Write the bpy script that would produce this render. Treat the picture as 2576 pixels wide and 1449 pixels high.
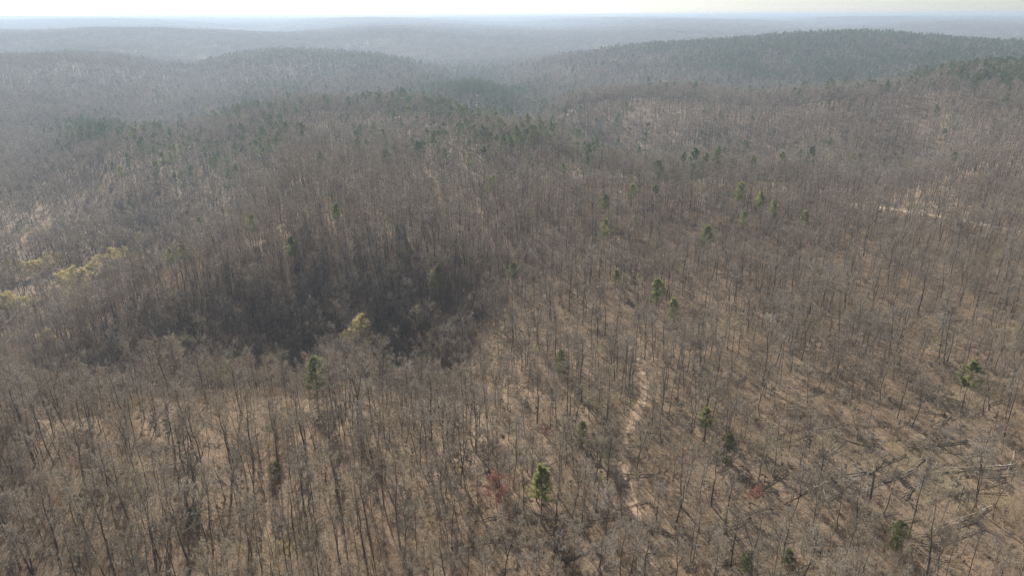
import bpy, math, random
import numpy as np
from mathutils import Vector, Matrix, Euler

for o in list(bpy.data.objects):
    bpy.data.objects.remove(o, do_unlink=True)
SC = bpy.context.scene
COL = SC.collection
R = math.radians
random.seed(7)
rng = np.random.default_rng(7)

# ------------------------------------------------------------------ camera, sky, sun, exposure
CAMZ = 95.0
PITCH = R(21.75)
ROLL = R(-0.2)
FPX, CX, CY = 1717.3, 1288.0, 724.5          # focal length and centre in 2576 x 1449 picture units
cam_d = bpy.data.cameras.new('camera')
cam_d.sensor_width = 36.0
cam_d.lens = 24.0
cam_d.clip_start = 0.5
cam_d.clip_end = 40000
cam = bpy.data.objects.new('camera', cam_d)
COL.objects.link(cam)
cam.rotation_mode = 'XYZ'
cam.matrix_world = Matrix.Translation((0, 0, CAMZ)) @ Matrix.Rotation(math.pi/2 - PITCH, 4, 'X') @ Matrix.Rotation(ROLL, 4, 'Z')
SC.camera = cam

SUN_EL, SUN_AZ = R(33), R(-20)               # azimuth from +Y, negative = left
world = bpy.data.worlds.new('World')
SC.world = world
world.use_nodes = True
nt = world.node_tree
bg = nt.nodes['Background']
sky = nt.nodes.new('ShaderNodeTexSky')
sky.sky_type = 'NISHITA'
sky.sun_disc = False
sky.sun_elevation = SUN_EL
sky.sun_rotation = SUN_AZ
sky.altitude = 250
sky.air_density = 0.7
sky.dust_density = 0.4
sky.ozone_density = 1.0
hs = nt.nodes.new('ShaderNodeHueSaturation')      # pale, milky air
hs.inputs['Saturation'].default_value = 0.5
nt.links.new(sky.outputs[0], hs.inputs['Color'])
nt.links.new(hs.outputs[0], bg.inputs[0])
bg.inputs[1].default_value = 0.06
sun_d = bpy.data.lights.new('sun', 'SUN')
sun_d.energy = 5.0
sun_d.angle = R(0.5)
sun_d.color = (1.0, 0.955, 0.88)
sun = bpy.data.objects.new('sun', sun_d)
COL.objects.link(sun)
sv = Vector((math.sin(SUN_AZ)*math.cos(SUN_EL), math.cos(SUN_AZ)*math.cos(SUN_EL), math.sin(SUN_EL)))
sun.rotation_euler = sv.to_track_quat('Z', 'Y').to_euler()
sun.location = (-60, 100, 300)

SC.view_settings.view_transform = 'Standard'
SC.view_settings.look = 'None'
SC.view_settings.gamma = 1.0
SC.view_settings.use_curve_mapping = False
SC.view_settings.exposure = 0.72
SC.render.engine = 'CYCLES'
SC.cycles.max_bounces = 3
SC.cycles.diffuse_bounces = 2
SC.cycles.glossy_bounces = 1
SC.cycles.transmission_bounces = 2
SC.cycles.volume_bounces = 1
SC.cycles.use_denoising = True
SC.cycles.denoiser = 'OPENIMAGEDENOISE'
SC.cycles.denoising_input_passes = 'RGB_ALBEDO_NORMAL'
SC.cycles.denoising_prefilter = 'NONE'

# ------------------------------------------------------------------ picture <-> place
_f0 = np.array([0, math.cos(PITCH), -math.sin(PITCH)])
_u0 = np.array([0, math.sin(PITCH), math.cos(PITCH)])
_r0 = np.array([1.0, 0, 0])
AX_R = _r0*math.cos(ROLL) + _u0*math.sin(ROLL)
AX_U = _u0*math.cos(ROLL) - _r0*math.sin(ROLL)
AX_F = _f0

def ray(px, py):
    d = AX_R*((px-CX)/FPX) + AX_U*((CY-py)/FPX) + AX_F
    return d

def project(P):
    v = np.asarray(P, float) - np.array([0, 0, CAMZ])
    dep = v @ AX_F
    dd = np.where(dep > 0.1, dep, 0.1)
    return CX + FPX*(v @ AX_R)/dd, CY - FPX*(v @ AX_U)/dd, dep

# ------------------------------------------------------------------ terrain heights
CTRL = []
def PT(px, py, Y, can=0.0):                   # seen point at forward distance Y, less canopy height
    d = ray(px, py)
    t = Y/d[1]
    CTRL.append((d[0]*t, Y, CAMZ + d[2]*t - can))
def AT(px, Y, z):
    dep = Y*math.cos(PITCH) - (z-CAMZ)*math.sin(PITCH)
    CTRL.append(((px-CX)/FPX*dep, Y, z))
for a in (-300, 0, 640, 1288, 1930, 2576, 2900):
    AT(a, 97, 0)
    AT(a, 62, 1)
    AT(a, 30, 2)
for t in [(0,1200,133,0),(640,1200,127,0),(1288,1200,125,0),(1930,1200,124,0),(2576,1200,124,0),
          (2576,1000,158,0),(1900,1000,160,0),(1300,1000,163,0),(900,1000,166,0),(400,1000,168,0),(0,1000,172,0),
          (2576,800,208,0),(1900,800,214,0),(1450,800,216,2),(2576,600,300,0),(1700,690,262,0),(2100,690,258,0),
          (2576,500,375,0),(2000,560,335,0),(2000,470,400,0),(2400,450,420,0),(1500,560,330,0),(1050,540,330,0),(1300,540,330,0),
          (150,830,243,12),(250,745,253,12),(350,660,263,13),(480,600,270,14),(600,574,269,13),(800,556,269,11),(1000,564,271,10),(1180,590,274,8),(700,540,300,8),(1000,545,300,7),(1200,560,292,6),(1100,695,246,9),(350,592,440,10),
          (450,850,233,9),(750,840,233,8),(250,870,229,12),(950,755,236,9),(1250,690,255,6),
          (200,930,168,16),(500,890,173,16),(700,870,176,16),(900,850,180,16),(1250,760,214,13),
          (0,900,196,15),(350,430,522,15),(330,540,480,14),(420,440,525,15),(250,450,530,15),(440,385,580,19),(220,320,700,20),(60,380,720,17),
          (150,250,1150,17),(290,250,1250,10),(480,270,1150,15),
          (700,430,430,8),(1000,430,430,5),(1300,430,430,5),(700,350,560,10),(800,245,830,17),(600,330,650,15),(950,340,600,12),
          (1050,240,800,17),(1250,285,640,17),(1400,325,560,16),(1550,385,450,14),(1800,410,440,10),
          (1400,310,730,15),(1600,350,680,14),(1900,380,600,14),(2300,385,560,14),(1900,300,655,15),(2300,300,620,15),(1650,290,715,15),
          (1400,255,800,17),(1600,240,770,17),(1800,238,740,17),(2100,213,750,17),(2400,185,750,17),(2576,170,760,17),(2900,150,800,17),
          (2000,90,1600,20),(2150,82,1600,20),(2300,87,1600,20),(2450,104,1500,20),(1850,108,1600,20),(1650,118,1600,18),(1400,145,1600,18),
          (2576,105,1500,20),(2850,110,1500,20),(2050,215,1150,18),(1850,230,1100,18),(2300,170,1150,18),(1600,200,1300,17),(2150,140,1350,20),
          (1200,198,1100,22),(1200,265,980,20),(800,130,1700,20),(600,140,1700,18),(1000,145,1650,18),(800,190,1450,19),(800,225,1150,17),
          (0,138,1500,17),(150,140,1500,17),(300,165,1420,17),(100,205,1320,17),(500,200,1500,17),(-300,135,1700,17),
          (0,85,2800,17),(300,84,2800,17),(500,95,2700,17),(750,99,2700,17),(1000,82,2900,17),(1200,112,2750,17),(1150,140,2450,17),(800,125,2400,17),(1320,103,2900,17),
          (1500,80,3500,17),(1800,66,4000,17),(2100,75,4000,17),(2400,60,4200,17),(2800,60,4200,17),(-400,80,3000,17),
          (-300,52,6500,17),(300,52,6500,17),(900,51,6500,17),(1500,51,6500,17),(2100,47,6500,17),(2700,45,6500,17)]:
    PT(*t)
for t in [(450,208,-40),(750,210,-35),(250,216,-45),(150,228,-50),(250,312,-46),(400,350,-44),(560,375,-34),(1000,222,-25),(1150,232,-17),(30,330,-50),(290,391,-50),(70,465,-49),(-250,300,-52),(-300,450,-50),
          (100,570,-50),(-100,700,-50),(-200,1000,-50),(-300,210,-38),(620,600,-24),(900,1000,-38),
          (1350,800,-45),(1500,640,-40),(1750,555,-30),(2100,515,-19),(2400,490,-11),(2200,1080,-24),(2576,1120,-2),(1900,1130,-34),
          (1050,1050,-36),(1350,1050,-42),(1200,1300,-50),(1150,1700,-55),(1150,2200,-55),(1300,1500,-52),
          (0,2200,-45),(500,2250,-50),(1000,2400,-50),(1500,2600,-48),(2000,2700,-42),(2400,2500,-30),(2800,2300,-20),
          (0,4500,-25),(700,4800,-25),(1400,5000,-20),(2100,5300,-15),(2700,5300,-10),
          (-300,8200,10),(600,8200,12),(1300,8200,10),(2000,8200,12),(2700,8200,15),
          (-300,11000,42),(600,11000,40),(1300,11000,41),(2000,11000,42),(2700,11000,43)]:
    AT(*t)
CT = np.array(CTRL)
UK = 2.4
def _uv(x, y):
    th = np.arctan2(x, y)
    r = np.hypot(x, y)
    tc = np.clip(th, -0.85, 0.85)
    Y = np.maximum(r*np.cos(tc), 12.0)
    return np.tan(tc)*UK, np.log(Y), th, r
cu, cv, _, _ = _uv(CT[:, 0], CT[:, 1])
def _k(d2):
    return 0.5*d2*np.log(d2 + 1e-9)
n = len(cu)
K = _k((cu[:, None]-cu)**2 + (cv[:, None]-cv)**2) + np.eye(n)*0.003
Pm = np.stack([np.ones(n), cu, cv], 1)
A = np.block([[K, Pm], [Pm.T, np.zeros((3, 3))]])
SOL = np.linalg.solve(A, np.concatenate([CT[:, 2], np.zeros(3)]))

def _hash(ix, iy, s):
    h = (ix.astype(np.int64)*374761393 + iy.astype(np.int64)*668265263 + s*1442695041) & 0xffffffff
    h = ((h ^ (h >> 13))*1274126177) & 0xffffffff
    h = (h ^ (h >> 16)) & 0xffffffff
    return h/4294967295.0
def vnoise(x, y, s=0):
    ix, iy = np.floor(x), np.floor(y)
    fx, fy = x-ix, y-iy
    fx = fx*fx*fx*(fx*(fx*6-15)+10); fy = fy*fy*fy*(fy*(fy*6-15)+10)
    a, b = _hash(ix, iy, s), _hash(ix+1, iy, s)
    c, d = _hash(ix, iy+1, s), _hash(ix+1, iy+1, s)
    return (a*(1-fx)+b*fx)*(1-fy) + (c*(1-fx)+d*fx)*fy
def fbm(x, y, s=0, o=4):
    t = np.zeros_like(x); a = 0.5
    for i in range(o):
        t += a*(vnoise(x*2**i, y*2**i, s+i)-0.5)
        a *= 0.5
    return t

def height(x, y):
    x = np.atleast_1d(np.asarray(x, float)); y = np.atleast_1d(np.asarray(y, float))
    out = np.empty(x.shape)
    CH = 20000
    for i in range(0, len(x), CH):
        xs, ys = x[i:i+CH], y[i:i+CH]
        u, v, th, r = _uv(xs, ys)
        z = _k((u[:, None]-cu)**2 + (v[:, None]-cv)**2) @ SOL[:n] + SOL[n] + SOL[n+1]*u + SOL[n+2]*v
        far = np.clip((r-1500)/2500, 0, 1)
        mid = np.clip((r-250)/700, 0, 1)
        z += fbm(xs/800, ys/480, 11, 4)*44*far + fbm(xs/240, ys/200, 21, 3)*19*mid + fbm(xs/60, ys/60, 31, 3)*3.0 + fbm(xs/9, ys/9, 41, 2)*0.5
        w = np.clip((np.abs(th)-0.85)/0.5, 0, 1)
        z = z*(1-w) + w*(fbm(xs/700, ys/700, 51, 4)*60)
        out[i:i+CH] = z
    return out

def locate(px, py, above=0.0, tmin=60, tmax=9000):
    d = ray(px, py)
    t = np.geomspace(tmin, tmax, 1500)
    P = d[None]*t[:, None]
    z = height(P[:, 0], P[:, 1]) + above
    hit = np.nonzero(P[:, 2]+CAMZ <= z)[0]
    k = hit[0] if len(hit) else len(t)-1
    return np.array([P[k, 0], P[k, 1], z[k]-above])

# ------------------------------------------------------------------ materials
def newmat(name):
    m = bpy.data.materials.new(name)
    m.use_nodes = True
    nt = m.node_tree
    b = nt.nodes['Principled BSDF']
    b.inputs['Roughness'].default_value = 0.9
    if 'Specular IOR Level' in b.inputs: b.inputs['Specular IOR Level'].default_value = 0.15
    return m, nt, b
def N(nt, t, **kw):
    n = nt.nodes.new(t)
    for k, v in kw.items(): setattr(n, k, v)
    return n
def ramp(nt, stops, fac):
    r = N(nt, 'ShaderNodeValToRGB')
    e = r.color_ramp.elements
    while len(e) < len(stops): e.new(0.5)
    for i, (p, c) in enumerate(stops):
        e[i].position = p; e[i].color = (*c, 1)
    nt.links.new(fac, r.inputs[0])
    return r.outputs[0]
def mixc(nt, fac, a, b, mode='MIX'):
    m = N(nt, 'ShaderNodeMix', data_type='RGBA', blend_type=mode)
    for s, v in ((0, fac), (6, a), (7, b)):
        if hasattr(v, 'is_linked') or hasattr(v, 'links'): nt.links.new(v, m.inputs[s])
        elif isinstance(v, tuple): m.inputs[s].default_value = (*v, 1)
        else: m.inputs[s].default_value = v
    return m.outputs[2]
def noise(nt, scale, detail=3, coord=None, rough=0.6):
    n = N(nt, 'ShaderNodeTexNoise')
    n.inputs['Scale'].default_value = scale
    n.inputs['Detail'].default_value = detail
    n.inputs['Roughness'].default_value = rough
    if coord is not None: nt.links.new(coord, n.inputs['Vector'])
    return n.outputs['Fac']

def bark(name, trunk_stops, twig_stops):
    m, nt, b = newmat(name)
    oi = N(nt, 'ShaderNodeObjectInfo')
    at = N(nt, 'ShaderNodeAttribute', attribute_name='thin', attribute_type='GEOMETRY')
    tc = N(nt, 'ShaderNodeTexCoord')
    c1 = ramp(nt, trunk_stops, oi.outputs['Random'])
    c2 = ramp(nt, twig_stops, oi.outputs['Random'])
    nz = noise(nt, 3.0, 4, tc.outputs['Object'])
    var = ramp(nt, [(0.3, (0.55, 0.55, 0.55)), (0.7, (1.35, 1.35, 1.35))], nz)
    c = mixc(nt, at.outputs['Fac'], c1, c2)
    c = mixc(nt, 1.0, c, var, 'MULTIPLY')
    nt.links.new(c, b.inputs['Base Color'])
    return m
M = {}
M['bark'] = bark('grey_bark', [(0, (.12,.10,.08)), (.5, (.19,.165,.135)), (1, (.10,.085,.072))],
                 [(0, (.37,.305,.235)), (.25, (.46,.405,.335)), (.45, (.30,.25,.2)), (.65, (.44,.37,.265)), (.82, (.18,.155,.125)), (.9, (.44,.39,.335)), (1, (.37,.29,.215))])
M['shoots'] = bark('brush_bark', [(0, (.3,.22,.15)), (1, (.36,.27,.18))], [(0, (.46,.34,.22)), (.5, (.54,.42,.29)), (1, (.40,.28,.19))])
M['pale'] = bark('pale_bark', [(0, (.5,.47,.42)), (1, (.58,.55,.5))], [(0, (.52,.49,.45)), (1, (.58,.55,.52))])
M['redtwig'] = bark('red_twigs', [(0, (.16,.12,.1)), (1, (.16,.12,.1))], [(0, (.52,.26,.20)), (1, (.54,.28,.21))])
M['pinebark'] = bark('pine_bark', [(0, (.15,.105,.08)), (1, (.17,.12,.09))], [(0, (.14,.11,.08)), (1, (.15,.12,.08))])
M['log'] = bark('weathered_log', [(0, (.2,.175,.145)), (.5, (.3,.265,.22)), (1, (.24,.2,.165))], [(0, (.28,.24,.2)), (1, (.32,.28,.235))])

m, nt, b = newmat('splintered_wood')
c = ramp(nt, [(.3, (.5,.36,.2)), (.7, (.72,.58,.38))], noise(nt, 6, 3, N(nt, 'ShaderNodeTexCoord').outputs['Object']))
nt.links.new(c, b.inputs['Base Color']); M['splinter'] = m
m, nt, b = newmat('bare_pale_wood')
c = ramp(nt, [(.3, (.36,.32,.26)), (.7, (.56,.51,.43))], noise(nt, 3, 3, N(nt, 'ShaderNodeTexCoord').outputs['Object']))
nt.links.new(c, b.inputs['Base Color']); M['palewood'] = m
m, nt, b = newmat('root_soil')
c = ramp(nt, [(.3, (.07,.05,.035)), (.7, (.2,.13,.085))], noise(nt, 2.5, 4, N(nt, 'ShaderNodeTexCoord').outputs['Object']))
nt.links.new(c, b.inputs['Base Color']); M['soil'] = m

def leafmat(name, stops, trans=0.35):
    m, nt, b = newmat(name)
    oi = N(nt, 'ShaderNodeObjectInfo')
    tc = N(nt, 'ShaderNodeTexCoord')
    c = ramp(nt, stops, oi.outputs['Random'])
    v = ramp(nt, [(.3, (.7,.7,.7)), (.7, (1.25,1.25,1.25))], noise(nt, .9, 3, tc.outputs['Object']))
    c = mixc(nt, 1.0, c, v, 'MULTIPLY')
    nt.links.new(c, b.inputs['Base Color'])
    t = N(nt, 'ShaderNodeBsdfTranslucent')
    nt.links.new(c, t.inputs['Color'])
    mx = N(nt, 'ShaderNodeMixShader')
    mx.inputs[0].default_value = trans
    nt.links.new(b.outputs[0], mx.inputs[1]); nt.links.new(t.outputs[0], mx.inputs[2])
    nt.links.new(mx.outputs[0], nt.nodes['Material Output'].inputs['Surface'])
    return m
M['needle'] = leafmat('pine_needles', [(0, (.34,.37,.15)), (.4, (.42,.42,.19)), (.7, (.24,.29,.12)), (1, (.36,.36,.17))], .5)
M['darkneedle'] = leafmat('dark_pine_needles', [(0, (.17,.22,.10)), (.5, (.24,.27,.13)), (1, (.12,.17,.085))], .4)
M['cedar'] = leafmat('cedar_foliage', [(0, (.14,.17,.065)), (1, (.22,.22,.10))], .45)
M['bud'] = leafmat('spring_buds', [(0, (.74,.64,.29)), (.5, (.78,.68,.35)), (1, (.67,.58,.24))], .6)

# ground: leaf litter
m, nt, b = newmat('leaf_litter')
geo = N(nt, 'ShaderNodeNewGeometry')
pos = geo.outputs['Position']
c = ramp(nt, [(.3, (.085,.064,.045)), (.46, (.23,.172,.12)), (.62, (.34,.255,.18)), (.75, (.50,.385,.275))], noise(nt, 1.1, 8, pos, .82))
c2 = ramp(nt, [(.3, (.6,.63,.62)), (.65, (1.12,1.06,1.02))], noise(nt, .11, 6, pos, .7))
c = mixc(nt, 1.0, c, c2, 'MULTIPLY')
moss = ramp(nt, [(.56, (0,0,0)), (.7, (1,1,1))], noise(nt, .035, 4, pos))
c = mixc(nt, moss, c, (.22,.175,.095))
nt.links.new(c, b.inputs['Base Color'])
bm = N(nt, 'ShaderNodeBump'); bm.inputs['Strength'].default_value = 0.8; bm.inputs['Distance'].default_value = 0.25
nt.links.new(noise(nt, 2.2, 5, pos, .7), bm.inputs['Height']); nt.links.new(bm.outputs[0], b.inputs['Normal'])
M['litter'] = m
def simple_ground(name, stops, sc):
    m, nt, b = newmat(name)
    geo = N(nt, 'ShaderNodeNewGeometry')
    c = ramp(nt, stops, noise(nt, sc, 5, geo.outputs['Position'], .7))
    nt.links.new(c, b.inputs['Base Color'])
    return m
M['trail'] = simple_ground('fresh_leaf_litter', [(.3, (.28,.2,.135)), (.7, (.52,.38,.265))], .8)
M['road'] = simple_ground('dirt_track', [(.3, (.45,.35,.25)), (.7, (.62,.5,.38))], .5)
M['meadow'] = simple_ground('dry_grass', [(.3, (.25,.175,.11)), (.7, (.42,.3,.2))], .4)

# ------------------------------------------------------------------ mesh batches
class MB:
    def __init__(s): s.v, s.q, s.t, s.a, s.n = [], [], [], [], 0
    @staticmethod
    def frame(T):
        T = T/np.maximum(np.linalg.norm(T, axis=-1, keepdims=True), 1e-9)
        ref = np.where(np.abs(T[..., 2:3]) > .9, np.array([1., 0, 0]), np.array([0, 0, 1.]))
        a = np.cross(T, ref); a /= np.maximum(np.linalg.norm(a, axis=-1, keepdims=True), 1e-9)
        return a, np.cross(T, a)
    def tubes(s, P, Rr, sides, thin, cap=False):
        P = np.asarray(P, float); Rr = np.asarray(Rr, float)
        m, n, _ = P.shape
        T = np.gradient(P, axis=1)
        T0 = np.repeat(T.mean(1, keepdims=True), n, 1)
        a, b = s.frame(T0)
        an = np.arange(sides)*2*math.pi/sides
        ring = a[:, :, None]*np.cos(an)[:, None] + b[:, :, None]*np.sin(an)[:, None]
        V = P[:, :, None] + ring*Rr[:, :, None, None]
        base = s.n
        s.v.append(V.reshape(-1, 3))
        th = np.broadcast_to(np.asarray(thin, float).reshape(-1, 1, 1) if np.ndim(thin) else thin, (m, n, sides))
        s.a.append(np.array(th).reshape(-1))
        s.n += m*n*sides
        idx = base + np.arange(m*n*sides).reshape(m, n, sides)
        i0, i1 = idx[:, :-1], idx[:, 1:]
        q = np.stack([i0, np.roll(i0, -1, 2), np.roll(i1, -1, 2), i1], -1).reshape(-1, 4)
        s.q.append(q)
        if cap:
            for e in (0, n-1):
                c = s.n; s.v.append(P[:, e]); s.a.append(np.full(m, thin if not np.ndim(thin) else 0.)); s.n += m
                ii = idx[:, e]
                s.t.append(np.stack([ii, np.roll(ii, -1, 1), np.broadcast_to((c+np.arange(m))[:, None], ii.shape)], -1).reshape(-1, 3))
    def cones(s, B, E, r, thin, sides=3):
        B = np.asarray(B, float); E = np.asarray(E, float)
        m = len(B)
        a, b = s.frame(E-B)
        an = np.arange(sides)*2*math.pi/sides
        V = B[:, None] + (a[:, None]*np.cos(an)[:, None] + b[:, None]*np.sin(an)[:, None])*np.asarray(r).reshape(-1, 1, 1)
        V = np.concatenate([V, E[:, None]], 1)
        base = s.n; k = sides+1
        s.v.append(V.reshape(-1, 3)); s.a.append(np.full(m*k, float(thin))); s.n += m*k
        idx = base + np.arange(m*k).reshape(m, k)
        for j in range(sides):
            s.t.append(np.stack([idx[:, j], idx[:, (j+1) % sides], idx[:, sides]], -1))
    def tris(s, A_, B_, C_, thin=1.0):
        m = len(A_)
        base = s.n
        s.v.append(np.stack([A_, B_, C_], 1).reshape(-1, 3)); s.a.append(np.full(m*3, thin)); s.n += 3*m
        s.t.append(base + np.arange(3*m).reshape(m, 3))
    def mesh(s, name, mat):
        me = bpy.data.meshes.new(name)
        V = np.concatenate(s.v)
        Q = np.concatenate(s.q) if s.q else np.zeros((0, 4), int)
        T = np.concatenate(s.t) if s.t else np.zeros((0, 3), int)
        me.vertices.add(len(V)); me.vertices.foreach_set('co', V.astype(np.float32).ravel())
        me.loops.add(Q.size + T.size)
        me.loops.foreach_set('vertex_index', np.concatenate([Q.ravel(), T.ravel()]).astype(np.int32))
        me.polygons.add(len(Q)+len(T))
        st = np.concatenate([np.arange(len(Q))*4, Q.size + np.arange(len(T))*3]).astype(np.int32)
        me.polygons.foreach_set('loop_start', st)
        me.update(calc_edges=True)
        at = me.attributes.new('thin', 'FLOAT', 'POINT')
        at.data.foreach_set('value', np.concatenate(s.a).astype(np.float32))
        for mm in (mat if isinstance(mat, (list, tuple)) else [mat]): me.materials.append(mm)
        return me
    def merged(s, o):
        for t in o.t: s.t.append(t+s.n)
        for q in o.q: s.q.append(q+s.n)
        s.v += o.v; s.a += o.a; s.n += o.n

def unit(v): return v/np.maximum(np.linalg.norm(v, axis=-1, keepdims=True), 1e-9)
def along(P, s):
    """points and tangents at fractions s[m,k] along polylines P[m,n,3]"""
    n = P.shape[1]
    f = np.clip(s*(n-1), 0, n-1.001); i = f.astype(int); f = (f-i)[..., None]
    mi = np.arange(len(P))[:, None]
    a, b = P[mi, i], P[mi, i+1]
    return a+(b-a)*f, unit(b-a)
def sprout(g, P, k, s0, s1, L, spread, up, n, droop=0.0):
    """k children on each polyline; L = length array [m] or scalar"""
    m = len(P)
    s = s0 + (s1-s0)*(np.arange(k)[None]+g.random((m, k)))/k
    o, t = along(P, s)
    rnd = unit(g.normal(size=(m, k, 3)))
    d = unit(t*1.0 + rnd*spread + np.array([0, 0, up]))
    Ls = np.broadcast_to(np.asarray(L, float).reshape(-1, 1), (m, k))*(1-.45*(s-s0)/(s1-s0+1e-6))*(.65+.7*g.random((m, k)))
    o = o.reshape(-1, 3); d = d.reshape(-1, 3); Ls = Ls.reshape(-1)
    pts = [o]; cur = d
    for j in range(1, n):
        cur = unit(cur + g.normal(size=cur.shape)*.16 + np.array([0, 0, .10-droop]))
        pts.append(pts[-1] + cur*(Ls/(n-1))[:, None])
    return np.stack(pts, 1), Ls

def deciduous(seed, H, r0, form='round', tmin=.42, limbs=14, lod=0, twig=1.0, spread=1.0, lean=0.0, full=1.0):
    """returns trunk batch, crown batch and tip points"""
    g = np.random.default_rng(seed)
    tr, cr = MB(), MB()
    n = 9
    z = np.linspace(0, H*.96, n)
    w = np.cumsum(g.normal(size=(n, 2))*.0065*H, 0); w[0] = 0
    w += np.outer((z/H)**1.5*H*lean, [math.cos(seed), math.sin(seed)])
    tp = np.concatenate([w, z[:, None]], 1)
    tt = np.linspace(0, 1, n)
    rad = r0*(1-tt*.93)**.85
    rad[0] *= 1.35
    stems = [tp]; rads = [rad]
    if form == 'forked':
        j = 4
        k = np.arange(n-j)
        az = g.random()*6.28
        off = np.stack([np.cos(az)*k, np.sin(az)*k], 1)*H*.035
        p2 = tp[j:].copy(); p2[:, :2] += off; p2[:, 2] -= k*.2
        tp[j:, :2] -= off*.6
        p2 = np.stack([np.interp(np.linspace(0, len(k)-1, n), k, p2[:, c]) for c in range(3)], 1)
        stems.append(p2); rads.append(np.interp(np.linspace(0, len(k)-1, n), k, rad[j:])*.85)
    sides = 7 if lod == 0 else 4
    tr.tubes(np.array(stems), np.array(rads), sides, 0.0)
    S = np.array(stems)
    Lc = {'round': .33, 'narrow': .23, 'broad': .40, 'forked': .30}[form]*H*spread
    P1s = []; L1s = []
    for si, st in enumerate(S):
        k = limbs if si == 0 else limbs*2//3
        a0 = tmin if si == 0 else .15
        s = np.sort(a0 + (0.98-a0)*g.random(k)**.85)[None]
        o, t = along(st[None], s)
        o, t, s = o[0], t[0], s[0]
        az = np.arange(k)*2.4 + g.normal(size=k)*.5
        rel = (s-a0)/(1-a0)
        el = R(14) + R(44)*rel + g.normal(size=k)*.25
        if form == 'narrow': el += R(14)
        d = np.stack([np.cos(az)*np.cos(el), np.sin(az)*np.cos(el), np.sin(el)], 1)
        L = Lc*(1-.62*rel)*(.6+.6*g.random(k))
        pts = [o]; cur = d
        for j in range(1, 6):
            cur = unit(cur + g.normal(size=cur.shape)*.2 + np.array([0, 0, .10]))
            pts.append(pts[-1]+cur*(L/5)[:, None])
        P1s.append(np.stack(pts, 1)); L1s.append(L)
    P1 = np.concatenate(P1s); L1 = np.concatenate(L1s)
    rb = np.clip(r0*.36*(L1/Lc), .02, .12)
    cr.tubes(P1, rb[:, None]*np.linspace(1, .22, 6), 4 if lod == 0 else 3, .25)
    k2, k3, k4 = [(9, 8, 4), (7, 6, 3), (7, 6, 0)][lod]
    k2 = max(3, round(k2*full)); k3 = max(3, round(k3*full))
    P2, L2 = sprout(g, P1, k2, .2, 1., L1*.42, .95, .16, 4 if lod == 0 else 3)
    cr.tubes(P2, (np.full(len(P2), [.016, .022, .035][lod]*twig))[:, None]*np.linspace(1, .4, P2.shape[1]), 3, .7)
    P3, L3 = sprout(g, P2, k3, .15, 1., np.clip(L2*.55, .35, 1.3), .95, .10, 3 if lod == 0 else 2)
    if lod == 0:
        cr.tubes(P3, (np.full(len(P3), .0105*twig))[:, None]*np.linspace(1, .5, 3), 3, 1.0)
    else:
        cr.cones(P3[:, 0], P3[:, -1], [0, .016, .03][lod]*twig, 1.0)
    tips = P3[:, -1]
    if k4:
        P4, L4 = sprout(g, P3, k4, .25, 1., np.clip(L3*.6, .2, .7), .8, .15, 2)
        cr.cones(P4[:, 0], P4[:, -1], [.009, .015, 0][lod]*twig, 1.0)
        tips = np.concatenate([tips, P4[:, -1]])
    return tr, cr, tips

def leaf_tris(g, mb, pts, size, k=2, flat=.5):
    for j in range(k):
        c = pts + g.normal(size=pts.shape)*size*.7
        a = unit(g.normal(size=pts.shape)*np.array([1, 1, flat])); b = unit(g.normal(size=pts.shape)*np.array([1, 1, flat]))
        L = size*(.6+.8*g.random((len(pts), 1)))
        mb.tris(c-a*L*.5, c+a*L*.5, c+b*L)

def pine(seed, H, r0, base=.45, width=.2, lod=0):
    g = np.random.default_rng(seed)
    tr, br, nd = MB(), MB(), MB()
    n = 8
    z = np.linspace(0, H, n); w = np.cumsum(g.normal(size=(n, 2))*.008*H, 0); w[0] = 0
    tp = np.concatenate([w, z[:, None]], 1)
    tr.tubes(tp[None], (r0*(1-np.linspace(0, 1, n)*.92))[None], 6 if lod == 0 else 4, 0.0)
    k = 46 if lod == 0 else 22
    s = np.sort(base + (1.-base)*g.random(k)**.9); s[-2:] = .985
    o, t = along(tp[None], s[None]); o = o[0]
    rel = (s-base)/(1-base)
    az = np.arange(k)*2.4 + g.normal(size=k)*.4
    el = R(2)+R(45)*rel + g.normal(size=k)*.15
    d = np.stack([np.cos(az)*np.cos(el), np.sin(az)*np.cos(el), np.sin(el)], 1)
    L = width*H*(np.sin(np.clip(rel*2.3+.75, 0, math.pi))*.8+.22)*(.55+.65*g.random(k))
    pts = [o]; cur = d
    for j in range(1, 4):
        cur = unit(cur + g.normal(size=cur.shape)*.12 + np.array([0, 0, .1])); pts.append(pts[-1]+cur*(L/3)[:, None])
    P1 = np.stack(pts, 1)
    br.tubes(P1, np.full((k, 1), r0*.2)*np.linspace(1, .3, 4), 3, 1.0)
    P2, L2 = sprout(g, P1, 10 if lod == 0 else 6, .25, 1., L*.42, .8, .25, 2)
    br.cones(P2[:, 0], P2[:, 1], .015, 1.0)
    f = np.array([.35, .7, 1.0]) if lod == 0 else np.array([.5, 1.])
    tu = (P2[:, :1] + (P2[:, 1:]-P2[:, :1])*f[None, :, None]).reshape(-1, 3)
    td = np.repeat(unit(P2[:, 1]-P2[:, 0]), len(f), 0)
    for j in range(11 if lod == 0 else 7):
        a = unit(td*.8 + g.normal(size=td.shape)*.8 + np.array([0, 0, .3]))
        Ln = (.34 if lod == 0 else .55)*(.7+.6*g.random((len(tu), 1)))
        sd = unit(np.cross(a, g.normal(size=a.shape)))*(.05 if lod == 0 else .11)
        q = tu + g.normal(size=tu.shape)*.12
        nd.tris(q-sd, q+sd, q+a*Ln)
    return tr, br, nd

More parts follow.
